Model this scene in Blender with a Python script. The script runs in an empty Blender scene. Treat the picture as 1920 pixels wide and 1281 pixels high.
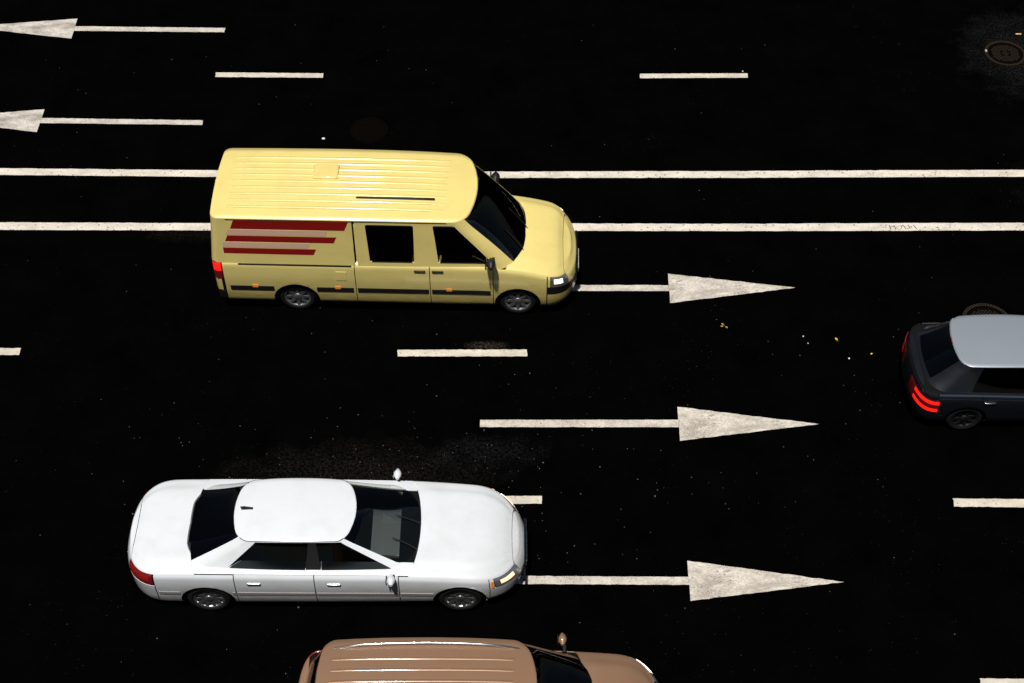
import bpy, math, random
import numpy as np
from mathutils import Vector
random.seed(7)
PI = math.pi
R = math.radians

# ------------------------------------------------------------------ camera, sky, sun, exposure
scene = bpy.context.scene
col = scene.collection
cam_data = bpy.data.cameras.new('camera')
cam = bpy.data.objects.new('camera', cam_data)
col.objects.link(cam)
cam_data.sensor_fit = 'HORIZONTAL'
cam_data.sensor_width = 36.0
cam_data.lens = 52.927
cam_data.clip_end = 3000
cam.location = (0.0, -18.553, 20.605)
cam.rotation_euler = (R(90 - 48), 0, 0)
scene.camera = cam

SUN_DIR = Vector((-0.12, -0.30, 1.0)).normalized()      # towards the light
SUN_EL = math.asin(SUN_DIR.z)
SUN_AZ = math.atan2(SUN_DIR.x, SUN_DIR.y)               # clockwise from +Y
world = bpy.data.worlds.new('World')
scene.world = world
world.use_nodes = True
wn, wl = world.node_tree.nodes, world.node_tree.links
sky = wn.new('ShaderNodeTexSky')
sky.sky_type = 'NISHITA'
sky.sun_disc = False
sky.sun_elevation = SUN_EL
sky.sun_rotation = SUN_AZ
bg = wn['Background']
bg.inputs['Strength'].default_value = 0.02
wl.new(sky.outputs['Color'], bg.inputs['Color'])

sun_data = bpy.data.lights.new('sun', 'SUN')
sun_data.energy = 4.3
sun_data.angle = R(2.5)
sun_data.color = (1.0, 0.965, 0.91)
sun = bpy.data.objects.new('sun', sun_data)
col.objects.link(sun)
sun.rotation_euler = (-SUN_DIR).to_track_quat('-Z', 'Y').to_euler()

vs = scene.view_settings
vs.view_transform = 'Standard'
vs.look = 'None'
vs.exposure = 0.0
vs.gamma = 1.0
vs.use_curve_mapping = False

# ------------------------------------------------------------------ helpers
def tag(o, label=None, cat=None, group=None, kind=None):
    for k, v in (('label', label), ('category', cat), ('group', group), ('kind', kind)):
        if v:
            o[k] = v
    return o

def empty(name, loc, rz=0.0):
    o = bpy.data.objects.new(name, None)
    col.objects.link(o)
    o.location = loc
    o.rotation_euler = (0, 0, rz)
    o.empty_display_size = 0.2
    return o

class MB:
    """collects geometry, links it as one mesh object"""
    def __init__(self):
        self.v, self.f, self.s = [], [], []
    def add(self, verts, faces, smooth=False):
        n = len(self.v)
        self.v += [tuple(p) for p in verts]
        self.f += [tuple(i + n for i in f) for f in faces]
        self.s += [smooth] * len(faces)
    def box(self, x0, x1, y0, y1, z0, z1, bev=0.0):
        if bev <= 0:
            self.add([(x0, y0, z0), (x1, y0, z0), (x1, y1, z0), (x0, y1, z0), (x0, y0, z1), (x1, y0, z1), (x1, y1, z1), (x0, y1, z1)],
                     [(0, 3, 2, 1), (4, 5, 6, 7), (0, 1, 5, 4), (1, 2, 6, 5), (2, 3, 7, 6), (3, 0, 4, 7)])
            return
        b = min(bev, (x1 - x0) * .45, (y1 - y0) * .45, (z1 - z0) * .45)
        rings = []
        def ring(i, z):
            xa, xb, ya, yb = x0 + i, x1 - i, y0 + i, y1 - i
            c = b
            return [(xa + c, ya, z), (xb - c, ya, z), (xb, ya + c, z), (xb, yb - c, z), (xb - c, yb, z), (xa + c, yb, z), (xa, yb - c, z), (xa, ya + c, z)]
        rings = [ring(b, z0), ring(b * .3, z0 + b * .3), ring(0, z0 + b), ring(0, z1 - b), ring(b * .3, z1 - b * .3), ring(b, z1)]
        self.loft(rings, True, True)
    def loft(self, rings, cap0=True, cap1=True, smooth=True):
        n = len(rings[0])
        v, f = [], []
        for r in rings:
            v += r
        for i in range(len(rings) - 1):
            for j in range(n):
                k = (j + 1) % n
                f.append((i * n + j, i * n + k, (i + 1) * n + k, (i + 1) * n + j))
        self.add(v, f, smooth)
        if cap0:
            self.add(rings[0], [tuple(reversed(range(n)))])
        if cap1:
            self.add(rings[-1], [tuple(range(n))])
    def tube(self, pts, r, n=8):
        rings = []
        for i, p in enumerate(pts):
            p = Vector(p)
            a = Vector(pts[max(0, i - 1)]); b = Vector(pts[min(len(pts) - 1, i + 1)])
            d = (b - a).normalized()
            u = d.cross(Vector((0, 0, 1)))
            if u.length < .05:
                u = d.cross(Vector((0, 1, 0)))
            u.normalize(); w = u.cross(d)
            rr = r[i] if isinstance(r, (list, tuple)) else r
            rings.append([tuple(p + rr * (math.cos(2 * PI * k / n) * u + math.sin(2 * PI * k / n) * w)) for k in range(n)])
        self.loft(rings)
    def lathe_y(self, prof, c, n=40, smooth=True):
        """profile of (radius, y) turned about the y axis through c"""
        rings = [[(c[0] + r * math.cos(2 * PI * k / n), c[1] + y, c[2] + r * math.sin(2 * PI * k / n)) for k in range(n)] for r, y in prof]
        self.loft(rings, False, False, smooth)
    def build(self, name, mat, parent=None, fix=True):
        me = bpy.data.meshes.new(name)
        me.from_pydata(self.v, [], self.f)
        me.polygons.foreach_set('use_smooth', self.s)
        me.materials.append(mat)
        me.update()
        o = bpy.data.objects.new(name, me)
        col.objects.link(o)
        if parent:
            o.parent = parent
        return o

# ------------------------------------------------------------------ materials
def mat(name, color, rough=0.5, metal=0.0, coat=0.0, spec=0.5, emit=None, estr=0.0, coat_rough=0.04):
    m = bpy.data.materials.new(name)
    m.use_nodes = True
    p = m.node_tree.nodes['Principled BSDF']
    p.inputs['Base Color'].default_value = (*color, 1)
    p.inputs['Roughness'].default_value = rough
    p.inputs['Metallic'].default_value = metal
    p.inputs['Coat Weight'].default_value = coat
    p.inputs['Coat Roughness'].default_value = coat_rough
    p.inputs['Specular IOR Level'].default_value = spec
    if emit:
        p.inputs['Emission Color'].default_value = (*emit, 1)
        p.inputs['Emission Strength'].default_value = estr
    return m

def N(m, t, **kw):
    n = m.node_tree.nodes.new(t)
    for k, v in kw.items():
        setattr(n, k, v)
    return n

def L(m, a, b):
    m.node_tree.links.new(a, b)

def noise(m, vec, scale, detail=4, rough=.55, w=None):
    n = N(m, 'ShaderNodeTexNoise')
    n.inputs['Scale'].default_value = scale
    n.inputs['Detail'].default_value = detail
    n.inputs['Roughness'].default_value = rough
    L(m, vec, n.inputs['Vector'])
    return n.outputs['Fac']

def ramp(m, fac, stops):
    r = N(m, 'ShaderNodeValToRGB')
    el = r.color_ramp.elements
    while len(el) > 1:
        el.remove(el[-1])
    el[0].position, el[0].color = stops[0][0], (*stops[0][1], 1)
    for p, c in stops[1:]:
        e = el.new(p)
        e.color = (*c, 1)
    L(m, fac, r.inputs['Fac'])
    return r.outputs['Color']

def g(v):
    return (v, v, v)

def mth(m, op, a, b=None, clamp=False):
    n = N(m, 'ShaderNodeMath', operation=op, use_clamp=clamp)
    for i, x in enumerate((a, b)):
        if x is None:
            continue
        if isinstance(x, (int, float)):
            n.inputs[i].default_value = x
        else:
            L(m, x, n.inputs[i])
    return n.outputs[0]

def mixc(m, fac, a, b):
    n = N(m, 'ShaderNodeMix', data_type='RGBA')
    for i, x in ((0, fac), (6, a), (7, b)):
        if isinstance(x, (int, float)):
            n.inputs[i].default_value = x
        elif isinstance(x, tuple):
            n.inputs[i].default_value = (*x, 1)
        else:
            L(m, x, n.inputs[i])
    return n.outputs[2]

def vscale(m, vec, s):
    n = N(m, 'ShaderNodeVectorMath', operation='MULTIPLY')
    L(m, vec, n.inputs[0])
    n.inputs[1].default_value = s
    return n.outputs[0]

def car_paint(name, color, rough=.38, metal=0.0, dirt=.25, dirt_col=(.12, .10, .08)):
    m = mat(name, color, rough, metal, 1.0, .5)
    p = m.node_tree.nodes['Principled BSDF']
    tc = N(m, 'ShaderNodeTexCoord').outputs['Object']
    sep = N(m, 'ShaderNodeSeparateXYZ'); L(m, tc, sep.inputs[0])
    n1 = noise(m, vscale(m, tc, (1, 1, 1.6)), 2.2, 6, .6)
    n2 = noise(m, vscale(m, tc, (.6, 3, 6)), 7, 5, .6)
    low = N(m, 'ShaderNodeMapRange'); L(m, sep.outputs['Z'], low.inputs[0])
    low.inputs[1].default_value = .95; low.inputs[2].default_value = .22     # road film thrown up on the sills
    d = mth(m, 'MULTIPLY', mth(m, 'MULTIPLY', low.outputs[0], n2), dirt * 2.4, True)
    d2 = mth(m, 'MULTIPLY', ramp(m, n1, [(.45, g(0)), (.75, g(1))]), dirt * .22)
    L(m, mixc(m, mth(m, 'ADD', d, d2, True), color, dirt_col), p.inputs['Base Color'])
    rr = mth(m, 'ADD', mth(m, 'MULTIPLY', n1, .22), rough - .1)
    L(m, rr, p.inputs['Roughness'])
    L(m, mth(m, 'ADD', mth(m, 'MULTIPLY', n2, .16), .02), p.inputs['Coat Roughness'])
    return m

def glass_mat(name, tint):
    m = bpy.data.materials.new(name)
    m.use_nodes = True
    nt = m.node_tree
    nt.nodes.remove(nt.nodes['Principled BSDF'])
    tr = N(m, 'ShaderNodeBsdfTransparent'); tr.inputs[0].default_value = (*tint, 1)
    gl = N(m, 'ShaderNodeBsdfGlossy'); gl.inputs['Roughness'].default_value = .03
    fr = N(m, 'ShaderNodeFresnel'); fr.inputs[0].default_value = 1.5
    mx = N(m, 'ShaderNodeMixShader')
    L(m, fr.outputs[0], mx.inputs[0]); L(m, tr.outputs[0], mx.inputs[1]); L(m, gl.outputs[0], mx.inputs[2])
    L(m, mx.outputs[0], nt.nodes['Material Output'].inputs[0])
    return m

def asphalt_mat():
    m = mat('asphalt', (.001, .001, .001), 1.0, 0, 0, .0)
    p = m.node_tree.nodes['Principled BSDF']
    tc = N(m, 'ShaderNodeTexCoord').outputs['Object']
    base = ramp(m, noise(m, tc, 1.1, 8, .6), [(.3, g(.0005)), (.7, g(.0014))])
    # pale chips of aggregate, thinly and unevenly strewn
    vo = N(m, 'ShaderNodeTexVoronoi'); vo.inputs['Scale'].default_value = 34; L(m, tc, vo.inputs['Vector'])
    chip = ramp(m, vo.outputs['Distance'], [(.14, g(1)), (.24, g(0))])
    sepc = N(m, 'ShaderNodeSeparateColor'); L(m, vo.outputs['Color'], sepc.inputs[0])
    rare = ramp(m, sepc.outputs[0], [(.955, g(0)), (.998, g(1))])
    cl = ramp(m, noise(m, tc, .42, 4, .6), [(.45, g(.02)), (.7, g(1))])
    spk = mth(m, 'MULTIPLY', mth(m, 'MULTIPLY', chip, rare), cl)
    c = mixc(m, mth(m, 'MULTIPLY', spk, .40), base, (.16, .145, .125))
    # paler patches: binder rubbed off the stone, plus lamp and car light painted in
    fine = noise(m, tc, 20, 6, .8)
    def worn(cx, cy, rx, ry, amt, colr):  # mask for rubbed asphalt and for painted light alike
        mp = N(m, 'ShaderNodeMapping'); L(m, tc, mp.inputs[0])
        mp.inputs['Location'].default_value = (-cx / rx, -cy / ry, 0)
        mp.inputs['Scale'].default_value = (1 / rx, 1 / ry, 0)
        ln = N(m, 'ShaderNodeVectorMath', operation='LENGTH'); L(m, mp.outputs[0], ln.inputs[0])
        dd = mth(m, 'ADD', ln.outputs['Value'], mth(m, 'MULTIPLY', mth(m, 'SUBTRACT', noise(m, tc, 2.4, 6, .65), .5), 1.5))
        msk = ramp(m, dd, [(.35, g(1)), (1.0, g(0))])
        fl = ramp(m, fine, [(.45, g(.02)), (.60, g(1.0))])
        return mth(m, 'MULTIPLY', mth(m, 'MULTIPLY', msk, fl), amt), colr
    for a in ((11.4, 8.6, 1.6, 1.9, 1.0, (.014, .0135, .014)), (12.1, 4.3, 1.9, 1.6, .8, (.011, .010, .0095)),  # wear round the manhole; then a lamp pool painted at the right edge
              (-2.6, -3.0, 2.6, .75, .6, (.019, .016, .014)), (-.4, -2.55, 1.1, .45, .6, (.014, .014, .016)),  # lamp and sedan light painted on the road beyond its far side
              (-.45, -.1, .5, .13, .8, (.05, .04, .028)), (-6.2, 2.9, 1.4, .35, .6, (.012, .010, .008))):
        f, cc = worn(*a)  # rubbed asphalt, and lamp and car light painted in
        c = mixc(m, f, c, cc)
    L(m, c, p.inputs['Base Color'])
    bp = N(m, 'ShaderNodeBump'); bp.inputs['Strength'].default_value = .5; bp.inputs['Distance'].default_value = .01
    L(m, noise(m, tc, 60, 3, .6), bp.inputs['Height']); L(m, bp.outputs[0], p.inputs['Normal'])
    return m

def road_paint(name, wear=.5, streak=0.0, spots=.5, base=(.70, .645, .565), dark=(.25, .22, .185)):
    m = mat(name, base, .7, 0, 0, .3)
    p = m.node_tree.nodes['Principled BSDF']
    tc = N(m, 'ShaderNodeTexCoord').outputs['Object']
    grain = ramp(m, noise(m, tc, 24, 5, .75), [(.42, g(0)), (.62, g(1))])
    blot = ramp(m, noise(m, vscale(m, tc, (.8, 1.9, 1)), 2.3, 7, .62), [(.42, g(0)), (.62, g(1))])
    c = mixc(m, mth(m, 'MULTIPLY', grain, .12 + wear * .25), base, dark)
    c = mixc(m, mth(m, 'MULTIPLY', blot, wear * .75), c, tuple(x * 1.25 for x in dark))
    if streak:
        wv = N(m, 'ShaderNodeTexNoise'); wv.inputs['Scale'].default_value = 3.4; wv.inputs['Detail'].default_value = 8
        wv.inputs['Distortion'].default_value = 2.6
        L(m, vscale(m, tc, (.8, 1.8, 1)), wv.inputs['Vector'])
        lines = ramp(m, wv.outputs['Fac'], [(.455, g(0)), (.49, g(1)), (.515, g(.05)), (.55, g(.0)), (.575, g(.8)), (.60, g(.1))])
        lm = mth(m, 'MULTIPLY', lines, ramp(m, noise(m, tc, 1.6, 4, .6), [(.36, g(.1)), (.6, g(1))]))
        c = mixc(m, mth(m, 'MULTIPLY', lm, streak), c, (.16, .135, .11))
    vo = N(m, 'ShaderNodeTexVoronoi'); vo.inputs['Scale'].default_value = 15; L(m, tc, vo.inputs['Vector'])
    sepc = N(m, 'ShaderNodeSeparateColor'); L(m, vo.outputs['Color'], sepc.inputs[0])
    dot = mth(m, 'MULTIPLY', ramp(m, vo.outputs['Distance'], [(.14, g(1)), (.36, g(0))]), ramp(m, sepc.outputs[1], [(.5, g(0)), (.9, g(1))]))
    c = mixc(m, mth(m, 'MULTIPLY', dot, spots), c, (.09, .07, .05))
    L(m, c, p.inputs['Base Color'])
    bp = N(m, 'ShaderNodeBump'); bp.inputs['Strength'].default_value = .35; bp.inputs['Distance'].default_value = .004
    L(m, noise(m, tc, 40, 4, .6), bp.inputs['Height']); L(m, bp.outputs[0], p.inputs['Normal'])
    return m

M = {}
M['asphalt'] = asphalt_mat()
M['line'] = road_paint('road_paint_line', .5, .25, .9, (.80, .735, .63))
M['dash'] = road_paint('road_paint_dash', .45, .2, .5, (.72, .66, .55))
M['arrow'] = road_paint('road_paint_arrow', .75, .95, .35, (.76, .70, .61), (.20, .175, .145))
M['arrow_far'] = road_paint('road_paint_arrow_far', 1.1, .35, .3, (.72, .67, .60), (.20, .18, .155))
M['shaft'] = road_paint('road_paint_shaft', .55, .8, .4)
M['ink'] = mat('black_scribble', (.02, .015, .012), .8)
M['rubber'] = mat('rubber', (.006, .006, .006), .8, 0, 0, .2)
M['black_plastic'] = mat('black_plastic', (.010, .010, .011), .5, 0, 0, .35)
M['seam'] = mat('seam_shadow_gap', (.006, .006, .006), .9, 0, 0, .1)
M['glass'] = glass_mat('car_glass', (.80, .84, .84))
M['dark_glass'] = glass_mat('tinted_car_glass', (.42, .44, .45))
M['rim'] = mat('alloy_rim', (.42, .42, .43), .3, .9)
M['steel_rim'] = mat('steel_rim', (.25, .25, .25), .45, .8)
M['dark_rim'] = mat('dark_rim', (.02, .02, .021), .5, .6)
M['chrome'] = mat('chrome', (.75, .76, .78), .18, 1.0)
M['grey_trim'] = mat('grey_trim', (.30, .29, .275), .4)
M['reflector'] = mat('lamp_reflector', (.55, .55, .58), .25, .8, 1.0)
M['head_warm'] = mat('headlamp_bulb', (.9, .8, .6), .3, 0, 0, .5, (1.0, .62, .36), .9)
M['head_white'] = mat('headlamp_bulb_white', (.9, .85, .75), .3, 0, 0, .5, (1.0, .84, .62), 2.2)
M['amber'] = mat('amber_lamp', (.55, .16, .02), .25, 0, 1.0, .5, (1.0, .35, .06), .25)
M['tail_on'] = mat('tail_lamp_lit', (.35, .01, .01), .25, 0, 1.0, .5, (1.0, .012, .006), 1.3)
M['tail_off'] = mat('tail_lamp', (.20, .012, .012), .25, 0, 1.0, .5)
M['tail_dim'] = mat('tail_lamp_dim', (.25, .012, .012), .25, 0, 1.0, .5, (1.0, .012, .012), .10)
M['plate'] = mat('number_plate', (.7, .7, .68), .5)
M['seat'] = mat('seat_fabric', (.17, .165, .16), .85)
M['seat_tan'] = mat('seat_leather', (.16, .12, .085), .6)
M['dash_plastic'] = mat('dashboard_plastic', (.14, .135, .13), .6)
M['white_paint'] = car_paint('white_car_paint', (.74, .775, .81), .36, 0, .6, (.30, .25, .205))
M['yellow_paint'] = car_paint('yellow_van_paint', (.84, .69, .235), .40, 0, .55, (.24, .155, .04))
M['red_paint'] = mat('red_stripe_vinyl', (.27, .008, .006), .4, 0, .5)
M['pale_vinyl'] = mat('pale_stripe_vinyl', (.74, .47, .33), .45, 0, .4)
M['black_paint'] = car_paint('black_car_paint', (.0045, .006, .009), .35, 0, .05, (.05, .055, .06))
M['roof_grey'] = car_paint('blue_grey_roof', (.30, .345, .385), .4, .25, .15)  # lighter tone for the roof than for the body
M['copper_paint'] = car_paint('copper_brown_paint', (.31, .18, .105), .45, .3, .3, (.13, .10, .08))
M['iron'] = mat('rusty_cast_iron', (.0022, .0015, .001), .9, 0, 0, .02)
M['iron_worn'] = mat('worn_cast_iron', (.030, .021, .014), .7, 0, 0, .1)
M['iron_dark'] = mat('dark_cast_iron', (.0035, .0018, .001), .9, 0, 0, .02)
M['leaf'] = mat('yellow_leaf', (.62, .33, .035), .6)
M['leaf_bright'] = mat('bright_yellow_leaf', (.75, .62, .03), .6)
M['leaf_dull'] = mat('dull_yellow_leaf', (.40, .27, .035), .6)
M['paper'] = mat('white_paper', (.82, .80, .76), .7)
M['orange'] = mat('orange_plastic', (.85, .48, .16), .5)
M['stone'] = mat('pale_stone', (.50, .45, .40), .8)
M['grit'] = mat('pale_grit', (.085, .075, .065), .8)

# ------------------------------------------------------------------ road
mb = MB()
S = 700
mb.add([(-S, -S, 0), (S, -S, 0), (S, S, 0), (-S, S, 0)], [(0, 1, 2, 3)])
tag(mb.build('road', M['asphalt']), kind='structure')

TH = 0.004
def flat(mb, pts, z0=0.0, z1=TH):
    """a painted slab: top face and thin sides"""
    n = len(pts)
    v = [(x, y, z1) for x, y in pts] + [(x, y, z0) for x, y in pts]
    ar = sum(pts[i][0] * pts[(i + 1) % n][1] - pts[(i + 1) % n][0] * pts[i][1] for i in range(n))
    o = list(range(n)) if ar > 0 else list(reversed(range(n)))
    f = [tuple(o)] + [(o[(i + 1) % n], o[i], o[i] + n, o[(i + 1) % n] + n) for i in range(n)]
    mb.add(v, f)

def ragged(quad, step=.06, amp=.006, end=.012):
    """quad (left-far, right-far, right-near, left-near) with slightly uneven painted edges"""
    a, b, c, d = [np.array(p) for p in quad]
    out = []
    def edge(p, q, am, st):
        n = max(2, int(np.linalg.norm(q - p) / st))
        t = (q - p) / np.linalg.norm(q - p); nn = np.array((-t[1], t[0]))
        for i in range(n):
            k = 0 if i == 0 else random.gauss(0, am * .5)
            out.append(tuple(p + (q - p) * i / n + nn * k))
    edge(a, b, amp, step); edge(b, c, end, .035); edge(c, d, amp, step); edge(d, a, end, .035)
    return out

def arrow(head, shaft, label, mats):
    # head: far corner, near corner, tip
    xs = [p[0] for p in head + shaft]; ys = [p[1] for p in head + shaft]
    base = ((min(xs) + max(xs)) / 2, sum(ys) / len(ys))
    t = tag(empty('road_arrow', (*base, 0)), label, 'road arrow', 'long white lane arrows painted on the road')
    loc = lambda ps: [(x - base[0], y - base[1]) for x, y in ps]
    m1 = MB()
    h = loc(head)
    # slightly uneven edges
    pts = []
    for i in range(3):
        p, q = np.array(h[i]), np.array(h[(i + 1) % 3])
        n = 3 if i == 0 else 26
        for k in range(n):
            o = random.gauss(0, .004) if k else 0
            tt = (q - p) / np.linalg.norm(q - p)
            pts.append(tuple(p + (q - p) * k / n + o * np.array((-tt[1], tt[0]))))
    flat(m1, pts)
    m1.build('arrow_head', mats[0], t)
    m2 = MB()
    flat(m2, ragged(loc(shaft), .09, .005, .004))
    m2.build('arrow_shaft', mats[1], t)

far, near = (M['arrow_far'], M['shaft']), (M['arrow'], M['shaft'])
arrow([(-9.916, 9.915), (-9.91, 9.165), (-12.426, 9.604)], [(-9.911, 9.626), (-6.497, 9.56), (-6.499, 9.402), (-9.912, 9.456)],
      'far white arrow pointing left, in the lane beyond the far dashed line', far)
arrow([(-9.997, 6.68), (-10.004, 5.93), (-12.467, 6.375)], [(-9.999, 6.391), (-6.557, 6.313), (-6.553, 6.165), (-10.002, 6.226)],
      'white arrow pointing left between the far dashes and the upper solid line', far)
arrow([(2.994, 1.75), (2.979, 0.974), (5.384, 1.379)], [(-1.2, 1.45), (2.987, 1.443), (2.984, 1.288), (-1.2, 1.294)],
      'white arrow pointing right, its shaft running out from under the yellow van', near)
arrow([(2.93, -1.561), (2.92, -2.327), (5.387, -1.952)], [(-0.56, -1.857), (2.924, -1.854), (2.922, -2.022), (-0.561, -2.018)],
      'white arrow pointing right in the middle lane, wholly uncovered from tail to tip', near)
arrow([(2.853, -4.803), (2.847, -5.567), (5.345, -5.214)], [(-0.583, -5.093), (2.849, -5.115), (2.847, -5.265), (-0.583, -5.247)],
      'large white arrow pointing right just ahead of the white sedan', near)

def dash(q, label):
    cx = sum(p[0] for p in q) / 4; cy = sum(p[1] for p in q) / 4
    mbx = MB()
    flat(mbx, ragged([(x - cx, y - cy) for x, y in q], .07, .006, .012))
    o = mbx.build('lane_dash', M['dash'])
    o.location = (cx, cy, 0)
    tag(o, label, 'lane dash', 'white dashes of the broken lane lines')

dash([(-6.499, 7.947), (-4.134, 7.913), (-4.138, 7.76), (-6.492, 7.786)], 'short white dash between the two left-pointing arrows, at their tail ends')
dash([(2.807, 7.898), (5.159, 7.913), (5.161, 7.764), (2.798, 7.742)], 'lone white dash at the top of the road, far above the other markings')
dash([(-11.378, -0.165), (-9.006, -0.165), (-9.008, -0.334), (-11.361, -0.334)], 'white dash cut off by the left edge, level with the dash below the van')
dash([(-2.096, -0.208), (0.274, -0.2), (0.276, -0.367), (-2.088, -0.367)], 'white dash on the black road just below the yellow van')
dash([(7.251, -0.21), (9.623, -0.223), (9.606, -0.38), (7.234, -0.367)], 'white dash partly hidden behind the black car at the right edge')
dash([(-1.924, -3.514), (0.506, -3.505), (0.501, -3.668), (-1.916, -3.675)], 'white dash beside the far flank of the white sedan')
dash([(7.417, -3.558), (9.806, -3.591), (9.799, -3.756), (7.406, -3.725)], 'white dash running off the right edge below the black car')
dash([(7.17, -6.947), (9.554, -6.989), (9.569, -7.139), (7.166, -7.102)], 'yellowish white dash cut off in the bottom right corner')

def solid(top, bot, label):
    mbx = MB()
    cx, cy = 0.0, (top[3][1] + bot[3][1]) / 2
    def dense(p):
        o = []
        for (x0, y0), (x1, y1) in zip(p[:-1], p[1:]):
            n = max(1, int((x1 - x0) / .11))
            o += [(x0 + (x1 - x0) * i / n, y0 + (y1 - y0) * i / n) for i in range(n)]
        return o + [p[-1]]
    x0, x1 = -60.0, 60.0
    T = dense([(x0, top[0][1])] + top + [(x1, top[-1][1])]); B_ = dense([(x0, bot[0][1])] + bot + [(x1, bot[-1][1])])
    n = min(len(T), len(B_))
    T = [(x, y + random.gauss(0, .0035) - cy) for x, y in T]; B_ = [(x, y + random.gauss(0, .0035) - cy) for x, y in B_]
    B2 = [(x, float(np.interp(x, [b[0] for b in B_], [b[1] for b in B_]))) for x, y in T]
    v, f = [], []
    for (xa, ya), (xb, yb) in zip(T, B2):
        v += [(xa, ya, TH), (xb, yb, TH), (xa, ya, 0), (xb, yb, 0)]
    for i in range(len(T) - 1):
        a, b = 4 * i, 4 * i + 4
        f += [(a, a + 1, b + 1, b), (a + 2, a, b, b + 2), (a + 1, a + 3, b + 3, b + 1)]
    mbx.add(v, f)
    o = mbx.build('solid_line', M['line'])
    o.location = (cx, cy, 0)
    return tag(o, label, 'solid line', 'two solid white lines along the middle of the road')

solid([(-14.917, 4.834), (-10.52, 4.789), (-6.128, 4.724), (-0.219, 4.686), (4.812, 4.699), (7.002, 4.719), (10.508, 4.738), (14.677, 4.768)],
      [(-14.848, 4.62), (-10.473, 4.585), (-6.101, 4.523), (-0.218, 4.49), (4.791, 4.495), (6.971, 4.51), (10.46, 4.528), (14.609, 4.555)],
      'upper of the two unbroken white lines, passing behind the van roof')
low_line = solid([(-14.387, 3.189), (-10.152, 3.176), (-5.919, 3.153), (-0.211, 3.147), (4.649, 3.135), (6.764, 3.15), (10.149, 3.163), (14.173, 3.181)],
      [(-14.318, 2.975), (-10.103, 2.96), (-5.892, 2.945), (-0.21, 2.932), (4.627, 2.929), (6.732, 2.934), (10.1, 2.948), (14.105, 2.967)],
      'lower of the two unbroken white lines, with a black scribble near the right')

# the scribble on the lower line
def scribble(parent):
    mbx = MB()
    ox, oy = 7.72, .0
    sx, sy = .00055, .00078            # metres per unit of the sketch below
    strokes = [[(395, 330), (410, 400), (425, 465)], [(430, 372), (500, 378), (570, 380)], [(555, 345), (580, 390), (600, 465)],
               [(850, 370), (800, 345), (720, 360), (650, 390), (640, 420), (670, 455), (740, 475), (800, 455), (825, 410), (815, 360)],
               [(875, 320), (920, 370), (965, 465)], [(1015, 445), (1060, 460)], [(1075, 315), (1095, 380), (1105, 440)],
               [(1105, 440), (1160, 420), (1195, 380), (1190, 360), (1120, 372)], [(1265, 315), (1300, 380), (1345, 455)]]
    ws = [.016, .008, .016, .008, .014, .012, .012, .007, .013]
    for st, w in zip(strokes, ws):
        p = [np.array((ox + (x - 860) * sx, oy - (y - 392) * sy)) for x, y in st]
        for a, b in zip(p[:-1], p[1:]):
            t = (b - a) / np.linalg.norm(b - a); n = np.array((-t[1], t[0])) * w / 2
            a2, b2 = a - t * w * .3, b + t * w * .3
            mbx.add([(*(a2 - n), TH + .003), (*(b2 - n), TH + .003), (*(b2 + n), TH + .003), (*(a2 + n), TH + .003)], [(0, 1, 2, 3)])
    mbx.build('scribble', M['ink'], parent)
scribble(low_line)

# ------------------------------------------------------------------ manholes
def manhole(x, y, r, label, worn='iron_worn'):
    t = tag(empty('manhole_cover', (x, y, 0)), label, 'manhole', 'round iron manhole covers in the road')
    n = 48
    mbx = MB()
    ring = lambda rr, z: [(rr * math.cos(2 * PI * k / n), rr * math.sin(2 * PI * k / n), z) for k in range(n)]
    mbx.loft([ring(r, 0), ring(r, .006), ring(r * .83, .006), ring(r * .82, -.004)], False, False, False)
    fr = mbx.build('frame', M['iron'], t)
    mbx = MB()
    for k in range(52):                                 # raised blocks round the frame
        a = 2 * PI * k / 52
        for q in (.88, .955):
            c, s = math.cos(a), math.sin(a)
            w, d = r * .040, r * .026
            p = [(r * q + i * d, j * w) for i, j in ((-1, -1), (1, -1), (1, 1), (-1, 1))]
            p = [(u * c - v * s, u * s + v * c) for u, v in p]
            flat(mbx, p, .006, .014)
    tag(mbx.build('frame_blocks', M[worn], fr), kind='stuff')
    mbx = MB()
    mbx.loft([ring(r * .81, .001), ring(r * .81, .005), ring(r * .70, .005), ring(r * .69, .003), ring(r * .02, .003)], False, True, False)
    lid = mbx.build('lid', M['iron'], t)
    mbx = MB()
    st = r * .135
    for i in range(-8, 9):
        for j in range(-8, 9):
            u, v = (i - j) * st * .5, (i + j) * st * .62
            d = math.hypot(u, v)
            if d < r * .66 and not (r * .2 < d < r * .25):
                w = st * .30
                flat(mbx, [(u - w, v), (u, v - w), (u + w, v), (u, v + w)], .003, .011)
    tag(mbx.build('lid_studs', M[worn], lid), kind='stuff')
    return t
manhole(10.975, 8.62, .46, 'rusty round manhole cover in the top right corner, in worn asphalt')
manhole(8.856, 0.50, .465, 'dark round manhole cover half hidden behind the black car')
manhole(-3.015, 6.0, .40, 'faint manhole cover beyond the yellow van roof', 'iron_dark')

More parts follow.
